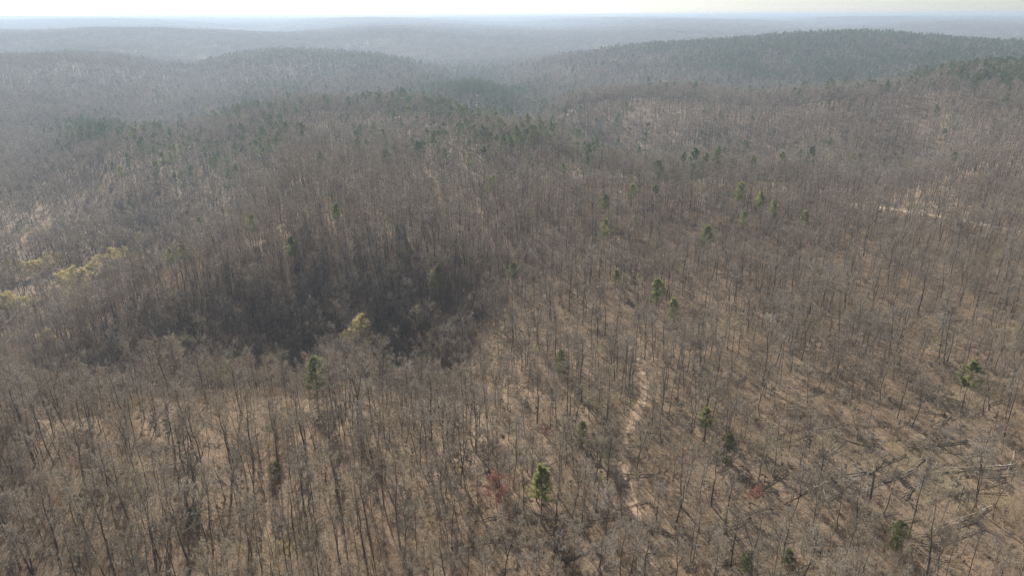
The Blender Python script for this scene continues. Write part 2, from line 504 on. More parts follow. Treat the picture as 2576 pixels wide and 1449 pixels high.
def cedar(seed, H, W):
    g = np.random.default_rng(seed)
    tr, nd = MB(), MB()
    tr.tubes(np.array([[[0, 0, 0], [0, 0, H*.95]]]), np.array([[.09, .02]]), 5, 0.0)
    k = 1300
    z = g.random(k)**.8
    az = g.random(k)*6.28
    rr = W*np.sin(np.clip(.45+z*2.5, 0, 3.0))*np.sqrt(g.random(k))*(.35+1.3*vnoise(z*5+seed, az*1.6+seed, 3))
    p = np.stack([np.cos(az)*rr, np.sin(az)*rr, .25+z*(H-.2)], 1)
    for j in range(4):
        a = unit(np.stack([np.cos(az), np.sin(az), 0*az+.9], 1)+g.normal(size=(k, 3))*.7)
        sd = unit(np.cross(a, g.normal(size=a.shape)))*.05
        q = p+g.normal(size=p.shape)*.08
        nd.tris(q-sd, q+sd, q+a*(.22+.2*g.random((k, 1))))
    return tr, nd

def fallen(seed, L, r0, crown=True, plate=True):
    g = np.random.default_rng(seed)
    lg, rp, cr = MB(), MB(), MB()
    n = 10
    x = np.linspace(0, L, n)
    y = np.cumsum(g.normal(size=n)*.012*L); z = r0*1.0 + .12 + np.abs(np.cumsum(g.normal(size=n)*.05))
    tp = np.stack([x, y, z], 1)
    lg.tubes(tp[None], (r0*(1-np.linspace(0, 1, n)*.7))[None], 8, 0.0, cap=True)
    S = tp[None]
    k = 9
    P1, L1 = sprout(g, S, k, .45, .98, L*.22, .75, .25, 5)
    P1[..., 2] = np.maximum(P1[..., 2], .05)
    lg2 = cr
    lg2.tubes(P1, np.full((k, 1), r0*.3)*np.linspace(1, .25, 5), 4, .3)
    if crown:
        P2, L2 = sprout(g, P1, 7, .2, 1, L1*.4, .9, .1, 3); P2[..., 2] = np.maximum(P2[..., 2], .03)
        cr.tubes(P2, np.full((len(P2), 1), .02)*np.linspace(1, .4, 3), 3, .7)
        P3, L3 = sprout(g, P2, 6, .2, 1, np.clip(L2*.5, .3, 1.1), .9, .05, 2)
        cr.cones(P3[:, 0], P3[:, 1], .012, 1.0)
        P4, _ = sprout(g, P3, 3, .2, 1, .5, .9, .05, 2)
        cr.cones(P4[:, 0], P4[:, 1], .009, 1.0)
    if plate:
        m_ = 14
        for ring in range(1):
            an = np.linspace(0, 2*math.pi, m_, endpoint=False)
            rr = r0*2.5*(.55+.8*g.random(m_))
            c0 = tp[0]+np.array([-.15, 0, r0*.9])
            out = np.stack([np.full(m_, c0[0])+g.normal(size=m_)*.08, c0[1]+np.cos(an)*rr, np.maximum(c0[2]+np.sin(an)*rr, -.1)], 1)
            inn = np.stack([np.full(m_, c0[0]+.45), c0[1]+np.cos(an)*rr*.4, c0[2]+np.sin(an)*rr*.4], 1)
            bk = np.stack([np.full(m_, c0[0]-.35), c0[1]+np.cos(an)*rr*.5, c0[2]+np.sin(an)*rr*.5], 1)
            ctr = np.tile(c0-np.array([.45, 0, 0]), (m_, 1))
            nx = lambda A_: np.roll(A_, -1, 0)
            for A_, B_ in ((inn, out), (out, bk)):
                rp.tris(A_, nx(A_), B_, 0.); rp.tris(nx(A_), nx(B_), B_, 0.)
            rp.tris(bk, nx(bk), ctr, 0.); rp.tris(nx(inn), inn, np.tile(c0+np.array([.5, 0, 0]), (m_, 1)), 0.)
            rd = unit(out-c0)
            rp.cones(c0+rd*rr[:, None]*.6, c0+rd*rr[:, None]*1.45+g.normal(size=(m_, 3))*.15, .06, 0., 4)
    return lg, rp, cr

def snag(seed, H, r0, pale=False):
    g = np.random.default_rng(seed)
    tr, sp, st = MB(), MB(), MB()
    n = 7
    z = np.linspace(0, H, n); w = np.cumsum(g.normal(size=(n, 2))*.012*H, 0); w[0] = 0
    tp = np.concatenate([w, z[:, None]], 1)
    tr.tubes(tp[None], (r0*(1-np.linspace(0, 1, n)*.35))[None], 9, 0.0)
    k = 9
    an = np.arange(k)*2*math.pi/k
    rt = r0*.62*.72
    b = tp[-1]+np.stack([np.cos(an)*rt, np.sin(an)*rt, 0*an-.12], 1)
    sp.cones(b, b+np.stack([np.cos(an)*.06, np.sin(an)*.06, .25+1.0*g.random(k)**2], 1), r0*.3, 0., 4)
    P, L = sprout(g, tp[None], 4, .35, .9, H*.16, 1.0, .3, 3)
    st.tubes(P, np.full((4, 1), r0*.22)*np.linspace(1, .3, 3), 4, .2)
    return tr, sp, st

# ------------------------------------------------------------------ objects
def tag(o, label, cat, group=None, kind=None):
    o['label'] = label; o['category'] = cat
    if group: o['group'] = group
    if kind: o['kind'] = kind
    return o
def link(name, me, parent=None):
    o = bpy.data.objects.new(name, me); COL.objects.link(o)
    if parent is not None: o.parent = parent
    return o
def root(name, loc, rot=(0, 0, 0), s=1.0):
    o = bpy.data.objects.new(name, None); COL.objects.link(o)
    o.empty_display_size = .5
    o.location = [float(c) for c in loc]; o.rotation_euler = [float(c) for c in rot]; o.scale = (float(s),)*3
    return o
def make(name, parts, loc, rot=(0, 0, 0), s=1.0):
    """an Empty at the base that parents one mesh per part"""
    t = root(name, loc, rot, s)
    for pn, me, sub in parts:
        p = link(pn, me, t)
        for sn, sm in sub: link(sn, sm, p)
    return t

# ---- ground
NA, NR = 760, 470
th = np.concatenate([np.linspace(-1.05, 1.05, NA), np.linspace(1.05, 2*math.pi-1.05, 90)[1:-1]])
rr = np.concatenate([[0.5], np.geomspace(12, 12500, NR)])
TH, RR = np.meshgrid(th, rr)
gx, gy = np.sin(TH)*RR, np.cos(TH)*RR
gz = height(gx.ravel(), gy.ravel())
me = bpy.data.meshes.new('ground')
na = len(th); nr = len(rr)
me.vertices.add(na*nr); me.vertices.foreach_set('co', np.stack([gx.ravel(), gy.ravel(), gz], 1).astype(np.float32).ravel())
ii = np.arange(na*nr).reshape(nr, na)
q = np.stack([ii[:-1], ii[1:], np.roll(ii, -1, 1)[1:], np.roll(ii, -1, 1)[:-1]], -1).reshape(-1, 4)
me.loops.add(q.size); me.loops.foreach_set('vertex_index', q.astype(np.int32).ravel())
me.polygons.add(len(q)); me.polygons.foreach_set('loop_start', (np.arange(len(q))*4).astype(np.int32))
me.polygons.foreach_set('use_smooth', np.ones(len(q), bool))
me.update(calc_edges=True)
me.materials.append(M['litter'])
tag(link('ground', me), 'hilly forest floor covered in brown leaf litter', 'ground', kind='structure')

def strip(name, pix, width, mat, label, lift=.06):
    P = [locate(*p)[:2] for p in pix]
    P = np.array(P)
    d = np.concatenate([[0], np.cumsum(np.linalg.norm(np.diff(P, axis=0), axis=1))])
    k = max(24, int(d[-1]/1.2))
    s = np.linspace(0, d[-1], k)
    C = np.stack([np.interp(s, d, P[:, 0]), np.interp(s, d, P[:, 1])], 1)
    for _ in range(6): C[1:-1] = (C[:-2]+2*C[1:-1]+C[2:])/4
    T = unit(np.gradient(C, axis=0)); Nn = np.stack([T[:, 1], -T[:, 0]], 1)
    wv = width*(.75+.5*vnoise(s/5, s*0+3, 5))
    cols = np.linspace(-1, 1, 7)
    X = C[:, None] + Nn[:, None]*(cols[None, :, None]*wv[:, None, None]/2)
    X += (vnoise(X[..., 0].ravel()/1.3, X[..., 1].ravel()/1.3, 9).reshape(X.shape[:2])[..., None]-.5)*.9*np.abs(cols)[None, :, None]
    z = height(X[..., 0].ravel(), X[..., 1].ravel())+lift
    V = np.concatenate([X.reshape(-1, 2), z[:, None]], 1)
    me = bpy.data.meshes.new(name)
    i = np.arange(k*7).reshape(k, 7)
    f = np.stack([i[:-1, :-1], i[:-1, 1:], i[1:, 1:], i[1:, :-1]], -1).reshape(-1, 4)
    me.from_pydata(V.tolist(), [], f.tolist()); me.materials.append(mat)
    for p_ in me.polygons: p_.use_smooth = True
    tag(link(name, me), label, name.split('_')[-1], kind='structure')
    return C, wv.mean()
TRAIL, TW = strip('leafy_trail', [(1640,1449),(1625,1390),(1600,1290),(1575,1200),(1570,1120),(1600,1050),(1625,980),(1600,900),(1540,830)], 2.1, M['trail'], 'old trail deep in fresh brown leaves', .05)
ROAD, RW = strip('dirt_road', [(2100,505),(2200,520),(2300,537),(2400,556),(2500,572),(2590,586),(2700,600)], 4.0, M['road'], 'pale dirt road along the far edge of the upland', .08)
MEAD, MW = strip('dry_meadow', [(30,625),(60,605),(100,575),(135,550)], 9.0, M['meadow'], 'narrow tan meadow strip on the valley floor', .1)

def near_line(x, y, C, d):
    out = np.zeros(len(x), bool)
    m = (x > C[:, 0].min()-d) & (x < C[:, 0].max()+d) & (y > C[:, 1].min()-d) & (y < C[:, 1].max()+d)
    k = np.nonzero(m)[0]
    if len(k):
        dd = np.min((x[k, None]-C[None, ::3, 0])**2+(y[k, None]-C[None, ::3, 1])**2, 1)
        out[k] = dd < d*d
    return out

# ---- scatter of what nobody could count (one object per sort)
def scatter(name, pts, pick, rot, size, meshes, label, cat):
    pc = bpy.data.collections.new(name + ' forms')
    for i, mm in enumerate(meshes):
        pc.objects.link(bpy.data.objects.new('%s form %02d' % (name, i), mm))
    me = bpy.data.meshes.new(name)
    me.vertices.add(len(pts)); me.vertices.foreach_set('co', np.asarray(pts, np.float32).ravel())
    a = me.attributes.new('pick', 'INT', 'POINT'); a.data.foreach_set('value', np.asarray(pick, np.int32))
    a = me.attributes.new('turn', 'FLOAT_VECTOR', 'POINT'); a.data.foreach_set('vector', np.asarray(rot, np.float32).ravel())
    a = me.attributes.new('size', 'FLOAT', 'POINT'); a.data.foreach_set('value', np.asarray(size, np.float32))
    o = link(name, me)
    g = bpy.data.node_groups.new(name, 'GeometryNodeTree')
    g.interface.new_socket('Geometry', in_out='INPUT', socket_type='NodeSocketGeometry')
    g.interface.new_socket('Geometry', in_out='OUTPUT', socket_type='NodeSocketGeometry')
    gi, go = g.nodes.new('NodeGroupInput'), g.nodes.new('NodeGroupOutput')
    ci = g.nodes.new('GeometryNodeCollectionInfo'); ci.inputs['Collection'].default_value = pc
    ci.inputs['Separate Children'].default_value = True; ci.inputs['Reset Children'].default_value = True
    ip = g.nodes.new('GeometryNodeInstanceOnPoints'); ip.inputs['Pick Instance'].default_value = True
    def attr(nm, ty):
        x = g.nodes.new('GeometryNodeInputNamedAttribute'); x.data_type = ty; x.inputs['Name'].default_value = nm
        return x.outputs['Attribute']
    e = g.nodes.new('FunctionNodeEulerToRotation')
    g.links.new(attr('turn', 'FLOAT_VECTOR'), e.inputs[0])
    g.links.new(gi.outputs[0], ip.inputs['Points']); g.links.new(ci.outputs[0], ip.inputs['Instance'])
    g.links.new(attr('pick', 'INT'), ip.inputs['Instance Index'])
    g.links.new(e.outputs[0], ip.inputs['Rotation'])
    g.links.new(attr('size', 'FLOAT'), ip.inputs['Scale'])
    g.links.new(ip.outputs[0], go.inputs[0])
    md = o.modifiers.new('scatter', 'NODES'); md.node_group = g
    tag(o, label, cat, kind='stuff')
    return o

def jgrid(r0, r1, cell, amax=.98):
    """jittered grid in a fan in front of the camera"""
    X = np.arange(-r1*math.sin(amax), r1*math.sin(amax), cell); Y = np.arange(0, r1, cell)
    x, y = np.meshgrid(X, Y); x = x.ravel(); y = y.ravel()
    x = x + (rng.random(len(x))-.5)*cell*.95; y = y + (rng.random(len(y))-.5)*cell*.95
    r = np.hypot(x, y); t = np.abs(np.arctan2(x, y))
    k = (r > r0) & (r < r1) & (t < amax)
    return x[k], y[k]

BLOBS = [(2150,130,330,45,.75),(1850,116,260,14,.8),(2500,120,160,30,.6),(2480,195,110,18,.45),(1200,228,88,32,.95),
         (430,385,110,32,.3),(225,325,45,18,.6),(640,320,70,45,.25),(1000,250,90,14,.22),(820,150,200,24,.4),(700,215,90,18,.2),
         (1300,350,220,45,.13),(1750,480,260,60,.02),(2300,320,260,50,.02),(600,250,300,40,.03)]
def pine_prob(px, py, x, y):
    p = np.where(py > 420, .0015, .005)
    for (a, b_, sa, sb, w) in BLOBS:
        p = np.maximum(p, w*np.exp(-.5*(((px-a)/sa)**2+((py-b_)/sb)**2)*1.0)*1.25)
    p = p*np.clip(.35+2.6*(vnoise(x/70, y/70, 61)*.6+vnoise(x/28, y/28, 62)*.4-.25), .12, 1.15)
    return np.clip(p, 0, .85)
def line_mask(x, y):
    return near_line(x, y, TRAIL, .8) | near_line(x, y, ROAD, 3.5) | near_line(x, y, MEAD, 6.0)
def clear_mask(x, y):
    out = np.zeros(len(x), bool)
    for cx_, cy_, reach, hw in CLEAR:
        r = math.hypot(cx_, cy_); ux, uy = cx_/r, cy_/r
        al = (x-cx_)*ux + (y-cy_)*uy; ac = (x-cx_)*uy - (y-cy_)*ux
        out |= (al < min(hw*.8, 1.5)) & (al > -reach) & (np.abs(ac) < hw)
    return out | near_line(x, y, TRAIL, 2.1) | near_line(x, y, ROAD, 5.5) | near_line(x, y, MEAD, 8.5)
def lean(n, a=.05): return np.stack([rng.normal(size=n)*a, rng.normal(size=n)*a, rng.random(n)*6.283], 1)

# ---- tree forms
FORMS = []     # (word, trunk mesh, crown mesh, joined mesh)
spec = [('round', 17, .15, .5, 14, 0), ('narrow', 18.5, .135, .55, 13, 0), ('broad', 16, .18, .42, 15, 0), ('forked', 17.5, .17, .45, 13, 0),
        ('narrow', 16, .115, .55, 11, .08), ('round', 19.5, .2, .5, 15, .03), ('forked', 15.5, .15, .4, 13, .05), ('broad', 18, .23, .4, 17, .02),
        ('narrow', 14, .095, .45, 11, .04), ('round', 14.5, .125, .5, 12, .13)]
WORD = {'round': 'rounded crown', 'narrow': 'narrow crown', 'broad': 'broad crown', 'forked': 'forked trunk'}
for i, (fm, H, r0, tm, nl, ln) in enumerate(spec):
    tr, cr, tips = deciduous(100+i, H, r0, fm, tm, nl, 0, 1.0, 1.0, ln, [.9, .75, .8, .95, .6, .95, .6, .75, .7, .85][i])
    mt, mc = tr.mesh('trunk', M['bark']), cr.mesh('crown', M['bark'])
    tr.merged(cr)
    FORMS.append((('leaning tree with ' if ln > .06 else '') + WORD[fm], mt, mc, tr.mesh('bare_tree', M['bark']), H))
MID = []
for i, (fm, H, r0, tm, nl, ln) in enumerate(spec[:7]):
    tr, cr, _ = deciduous(200+i, H, r0*1.1, fm, tm, nl, 1, 1.0, 1.0, ln); tr.merged(cr); MID.append(tr.mesh('bare_tree', M['bark']))
FARF = []
for i in range(5):                             # a stand of far trees
    g = np.random.default_rng(300+i); big = MB()
    for k in range(9):
        tr, cr, _ = deciduous(310+i*20+k, 14+4*g.random(), .2, ['round', 'broad', 'narrow'][k % 3], .4, 9, 2, 1.5)
        tr.merged(cr)
        off = np.array([(k % 3-1)*7.5+g.normal()*1.6, (k//3-1)*7.5+g.normal()*1.6, 0])
        tr.v = [v+off for v in tr.v]; big.merged(tr)
    FARF.append(big.mesh('tree_stand', M['bark']))
def joined3(tr, br, nd):
    tr.merged(br); nt_ = sum(len(t) for t in tr.t)+sum(len(q) for q in tr.q)
    return tr, nd
def pine_joined(seed, H, r0, base, width, lod):
    tr, br, nd = pine(seed, H, r0, base, width, lod)
    tr.merged(br)
    bt = tr; k_bq = sum(len(q) for q in bt.q); k_bt = sum(len(t) for t in bt.t)
    bt.merged(nd)
    me = bt.mesh('pine_tree', [M['pinebark'], M['darkneedle']])
    mi = np.zeros(len(me.polygons), np.int32); mi[k_bq+k_bt:] = 1
    me.polygons.foreach_set('material_index', mi)
    return me
PMID = [pine_joined(400+i, 17+2*i, .17, [.45, .35, .55][i % 3], [.17, .2, .16][i % 3], 1) for i in range(4)]
PINES = []
for i, (H, r0, bs, wd) in enumerate([(15, .17, .42, .2), (18, .19, .55, .16), (13, .14, .35, .2), (17, .18, .48, .18)]):
    tr, br, nd = pine(450+i, H, r0, bs, wd, 0)
    PINES.append([('trunk', tr.mesh('trunk', M['pinebark']), []), ('branches', br.mesh('branches', M['pinebark']), [('needles', nd.mesh('needles', M['needle']))])])
SAP = []
for i in range(6):
    H = [5, 7, 4, 8, 6, 9][i]
    tr, cr, _ = deciduous(500+i, H, .03+.006*i, ['narrow', 'round'][i % 2], .25, 8, 0, .8, 1.0, .06); tr.merged(cr); SAP.append(tr.mesh('sapling', M['bark']))
THK = []
for i in range(4):                             # thin upright shoots in a patch
    g = np.random.default_rng(600+i); mb = MB()
    k = 26
    o = np.stack([g.normal(size=k)*1.6, g.normal(size=k)*1.6, np.zeros(k)], 1)
    d = unit(np.array([0, 0, 1.])+g.normal(size=(k, 3))*.22); L = 1.2+2.6*g.random(k)
    P = np.stack([o, o+d*L[:, None]*.5+g.normal(size=(k, 3))*.06, o+d*L[:, None]], 1)
    mb.tubes(P, np.full((k, 1), .012)*np.array([[1, .8, .4]]), 3, .8)
    P2, L2 = sprout(g, P, 6, .25, 1, L*.4, .8, .3, 2); mb.cones(P2[:, 0], P2[:, 1], .008, 1.)
    P3, L3 = sprout(g, P2, 3, .25, 1, L2*.5, .8, .2, 2); mb.cones(P3[:, 0], P3[:, 1], .007, 1.)
    THK.append(mb.mesh('thicket', M['shoots']))
DEB = []
for i in range(4):                             # fallen sticks and tops
    g = np.random.default_rng(650+i); mb = MB()
    k = 22
    o = np.stack([g.normal(size=k)*1.7, g.normal(size=k)*1.7, .05+.25*g.random(k)], 1)
    az = g.normal(size=k)*.9; d = np.stack([np.cos(az), np.sin(az), g.normal(size=k)*.18], 1); L = .7+2.6*g.random(k)**2
    P = np.stack([o, o+d*L[:, None]*.5+g.normal(size=(k, 3))*.08, o+d*L[:, None]], 1); P[..., 2] = np.maximum(P[..., 2], .03)
    mb.tubes(P, (.012+.03*g.random(k)**2)[:, None]*np.array([[1, .8, .5]]), 4, .5)
    P2, L2 = sprout(g, P, 5, .2, 1, L*.35, .9, .05, 2); mb.cones(P2[:, 0], P2[:, 1], .01, 1.)
    P3, _ = sprout(g, P2, 3, .2, 1, L2*.5, .9, .05, 2); mb.cones(P3[:, 0], P3[:, 1], .008, 1.)
    DEB.append(mb.mesh('sticks', M['log']))

# ------------------------------------------------------------------ single trees, logs and snags the photo shows
def height_for(base, pxtop, pytop):
    """stem height whose top reaches a picture row"""
    hs = np.linspace(1, 30, 300)
    P = np.stack([np.full(300, base[0]), np.full(300, base[1]), base[2]+hs], 1)
    _, q, _ = project(P)
    return float(hs[np.argmin(np.abs(q-pytop))])
CLEAR = []           # (x, y, reach towards the viewer, half width)
THINGS = []          # (object, picture x, picture y, noun, category, group)
LM = []              # landmarks: phrase, x, y
def add(t, px, py, noun, cat, group, label=None, lm=None):
    if lm: LM.append((lm, px, py))
    fx = {'pine_tree': (12, 2.0), 'budding_tree': (17, 3.3), 'red_maple': (17, 3.0), 'cedar_tree': (7, 1.2), 'sycamore_tree': (14, 3.5), 'broken_snag': (9, 1.0),
          'fallen_log': (2, .8), 'fallen_tree': (2, .8)}[t.name.split('.')[0]]
    CLEAR.append((t.location[0], t.location[1]) + fx)
    THINGS.append((t, px, py, noun, cat, group, label))

# pines
def put_pine(px, py, above, form, size, noun, label=None, lm=None):
    p = locate(px, py, above)
    t = make('pine_tree', PINES[form], p-np.array([0, 0, .1]), lean(1, .03)[0], size)
    add(t, px, py, noun, 'tree', 'green pines scattered through the bare wood', label, lm)
put_pine(1362, 1215, 9.5, 2, .98, 'green pine', 'round dark green pine standing right of the red budding maple', 'the round green pine')
put_pine(790, 935, 11, 0, .98, 'green pine', 'bright green pine with airy crown on the near edge of the hollow', 'the airy bright green pine')
put_pine(567, 925, 11, 3, .78, 'green pine', 'slender yellow green pine left of the airy bright green pine', 'the slender yellow green pine')
put_pine(1105, 697, 11, 0, 1.0, 'green pine', 'bushy green pine on the ridge above the dark hollow', 'the bushy pine above the hollow')
put_pine(1772, 598, 12, 3, 1.0, 'green pine', 'tall ragged light green pine on the far side of the blowdown', 'the ragged light green pine')
put_pine(1655, 735, 10, 0, .95, 'green pine', 'left one of the two green pines at the middle of the blowdown', 'the twin green pines')
put_pine(1700, 765, 10, 2, .9, 'green pine', 'right one of the two green pines at the middle of the blowdown')
put_pine(1780, 1055, 8, 1, .6, 'green pine', 'small thin light green pine right of the leafy trail', 'the small thin pine')
put_pine(2440, 955, 11, 1, .85, 'green pine', 'sparse leaning pine among bare trunks near the right edge', 'the sparse leaning pine')
for px, py, f, sz in [(505,575,1,.95),(638,562,0,.85),(738,640,1,.95),(845,535,0,.85),(1352,485,0,.85),(1520,588,1,.85),(1590,488,3,.85),
        (1862,490,3,1.),(1915,505,0,.9),(1945,528,0,.9),(2028,545,2,1.),(1868,565,1,.8),(1070,460,0,.8),
        (460,650,1,.8),(430,655,1,.7),(2160,400,0,1.),(2145,405,3,.95),(1180,415,1,.9),(1240,470,3,.9),(1330,405,0,.9),(1520,520,1,.8),
        (205,318,0,1.1),(240,335,3,1.1),(262,328,1,1.1),(300,345,0,1.),(332,350,3,1.1),(345,332,1,1.1),(352,368,0,1.1),(376,380,3,1.),(440,378,0,1.2),
        (456,384,3,1.2),(430,402,0,1.2),(415,412,1,1.2),(396,426,3,1.1),(282,415,2,1.),(302,440,3,1.),(640,385,0,1.),(630,375,3,1.),(672,355,1,1.),
        (690,350,0,1.),(655,340,3,1.),(1290,690,3,.7),(1550,690,2,.7),(1600,560,0,.65)]:
    put_pine(px, py, 11*sz, f, sz, ['rounded green pine', 'thin green pine', 'low bushy green pine', 'straight green pine'][f])
CED = []
for i, (H, W) in enumerate([(6, 1.6), (8, 2.0), (4, 1.7)]):
    a, b_ = cedar(700+i, H, W)
    CED.append([('trunk', a.mesh('trunk', M['pinebark']), []), ('foliage', b_.mesh('foliage', M['cedar']), [])])
for px, py, f, sz, lb, lm in [(487,1300,2,.8,'small green cedar at the foot of the broken dark snag','the little cedar'),
        (1415,915,1,1.1,'dark upright cedar behind the leafy trail near the picture centre','the dark upright cedar'),
        (1530,1135,1,.85,'olive green cedar at the left side of the leafy trail','the olive cedar beside the trail'),
        (1882,1425,1,.8,'dark cedar cut by the lower edge right of the trail','the cedar at the lower edge'),
        (2262,1350,1,.9,'dark green cedar among pale broken logs near the lower right','the cedar among pale logs'),
        (690,1185,2,.9,'low dull green cedar shrub among thin trunks left of centre','the low dull cedar shrub'),
        (1985,1405,2,.8,'squat dark cedar second from the lower edge right of the trail',None),
        (1325,1020,2,.6,'tiny dark cedar between thin trunks below the dark upright cedar',None),
        (1465,1090,1,.8,'greyish cedar standing left of the olive cedar beside the trail',None),
        (1830,1130,1,1.0,'broad dull cedar in the shaded dip left of the sunlit clearing','the dull cedar left of the clearing')]:
    p = locate(px, py, [2.5, 4, 1.8][f]*sz)
    t = make('cedar_tree', CED[f], p-np.array([0, 0, .1]), lean(1, .03)[0], sz)
    add(t, px, py, 'cedar', 'tree', 'dark cedars on the forest floor', lb, lm)

# budding trees
BUDS = []
for i, (H, r0, fm) in enumerate([(13, .17, 'broad'), (9, .1, 'broad'), (11, .12, 'round')]):
    tr, cr, tips = deciduous(720+i, H, r0, fm, .2, 18, 0, 1.0, 1.45)
    g = np.random.default_rng(i); lf = MB(); leaf_tris(g, lf, tips[g.random(len(tips)) < .7], .22, 1)
    BUDS.append([('trunk', tr.mesh('trunk', M['bark']), []), ('crown', cr.mesh('crown', M['bark']), [('buds', lf.mesh('buds', M['bud']))])])
yl = [(895,838,0,1.1,'large yellow green budding tree on the near lip of the hollow','the large yellow budding tree'),
      (290,645,0,1.0,'brightest yellow budding tree at the upper end of the valley row','the brightest yellow valley tree'),
      (240,665,0,.95,'yellow budding tree just left of the brightest yellow valley tree',None),(180,695,0,1.,None,None),(160,690,1,1.2,None,None),
      (212,690,2,1.1,None,None),(32,752,0,.9,'flat topped yellow tree at the left edge below the valley row','the flat topped yellow tree'),(62,755,1,1.,None,None),
      (70,668,1,1.1,None,None),(98,662,1,1.1,None,None),(140,655,0,.8,None,None),(175,738,0,.85,None,None),(350,592,1,1.,None,None),(362,600,2,.7,None,None),
      (340,540,0,.85,'pale yellow tree at the foot of the dark wooded slope',None),(400,905,1,.9,'low yellow topped tree on the near ridge left of the slender pine',None),
      (20,665,1,1.,None,None),(195,422,2,.8,'small yellow tree beside the pine clump on the left',None),(872,378,2,.9,'lone straw coloured tree on the middle spur',None),
      (287,247,0,1.1,'far yellow tree on the misty valley floor, left one of two',None),(413,259,0,.9,'far yellow tree on the misty valley floor, right one of two',None),
      (960,872,2,.85,None,None),(120,835,1,.8,None,None),(15,930,2,.8,None,None),(262,652,1,1.1,None,None),(275,640,2,1.,None,None),(308,632,1,1.2,None,None),(225,676,1,1.1,None,None),(200,700,1,1.2,None,None),(145,695,1,1.,None,None),(15,748,1,1.1,None,None),(48,668,0,.8,None,None),(120,650,1,1.,None,None),(345,600,1,.9,None,None),(1005,945,2,.7,None,None)]
for px, py, f, sz, lb, lm in yl:
    p = locate(px, py, [9.5, 7, 8][f]*sz)
    t = make('budding_tree', BUDS[f], p-np.array([0, 0, .1]), lean(1, .03)[0], sz)
    add(t, px, py, ['broad yellow budding tree', 'low yellow budding tree', 'rounded yellow budding tree'][f], 'tree', 'yellow budding trees along the valley', lb, lm)
tr, cr, _ = deciduous(740, 9, .07, 'round', .18, 24, 0, 2.0, 1.6)
RED = [('trunk', tr.mesh('trunk', M['bark']), []), ('crown', cr.mesh('crown', M['redtwig']), [])]
for px, py, sz, lb, lm in [(1250,1222,1.0,'red budding maple glowing left of the round green pine','the red budding maple'),
        (1903,1240,.5,'small red budding maple left of the uprooted pale log','the small red maple'),
        (600,880,.4,'tiny orange red maple on the near edge of the hollow',None),(1375,1082,.35,'little orange sprig of a maple above the round green pine',None)]:
    p = locate(px, py, 6*sz)
    t = make('red_maple', RED, p, lean(1, .03)[0], sz)
    add(t, px, py, 'red maple', 'tree', None, lb, lm)
SYC = []
for i in range(2):
    tr, cr, _ = deciduous(750+i, 19, .3, 'broad', .3, 12, 0, 1.3, 1.0, .05)
    SYC.append([('trunk', tr.mesh('trunk', M['pale']), []), ('crown', cr.mesh('crown', M['pale']), [])])
for i, (px, py, sz, lb) in enumerate([(97,460,.9,'white limbed sycamore standing highest in the valley at left'),(28,580,.95,'white limbed sycamore beside the dry meadow at the left edge'),
        (60,415,.9,'pale sycamore behind the highest white one at left'),(15,430,.9,'pale sycamore cut by the left edge'),(345,628,.7,'small whitish sycamore behind the brightest yellow valley tree'),
        (265,545,.8,'thin pale sycamore below the dark slope at left')]):
    p = locate(px, py, 12*sz)
    t = make('sycamore_tree', SYC[i % 2], p, lean(1, .04)[0], sz)
    add(t, px, py, 'pale sycamore', 'tree', 'white limbed sycamores in the valley', lb, ['the highest white sycamore', 'the sycamore by the meadow'][i] if i < 2 else None)

# fallen trees
def log_parts(seed, L, r0, mat, crown, plate, twigmat):
    a, b_, c = fallen(seed, L, r0, crown, plate)
    ps = [('trunk', a.mesh('trunk', mat), [])]
    if plate: ps.append(('root_plate', b_.mesh('root_plate', M['soil']), []))
    ps.append(('branches', c.mesh('branches', twigmat), []))
    return ps
LOGS = [('grey fallen tree', log_parts(800, 14, .13, M['log'], True, False, M['log'])),
        ('pale fallen trunk', log_parts(801, 14, .15, M['palewood'], False, True, M['palewood'])),
        ('dark fallen tree', log_parts(802, 14, .16, M['bark'], True, True, M['bark'])),
        ('short pale broken trunk', log_parts(803, 4, .13, M['palewood'], False, False, M['palewood'])),
        ('grey fallen trunk', log_parts(804, 12, .11, M['log'], False, False, M['log'])),
        ('dark fallen tree', log_parts(805, 13, .13, M['bark'], True, False, M['bark']))]
LLEN = [14, 14, 14, 4, 12, 13]
def put_log(P0, P1, kind, label=None, lm=None, s=None):
    v = P1-P0; L = float(np.linalg.norm(v))
    sc = L/LLEN[kind] if s is None else s
    sc = min(max(sc, .45), 1.5)
    rot = (0, -math.asin(max(-1, min(1, v[2]/L))), math.atan2(v[1], v[0]))
    t = make('fallen_log' if 'trunk' in LOGS[kind][0] else 'fallen_tree', LOGS[kind][1], P0, rot, sc)
    mx, my, _ = project(((P0+P1)/2)[None])
    add(t, float(mx[0]), float(my[0]), LOGS[kind][0], 'log' if 'trunk' in LOGS[kind][0] else 'tree', 'fallen trunks and trees of the blowdown', label, lm)
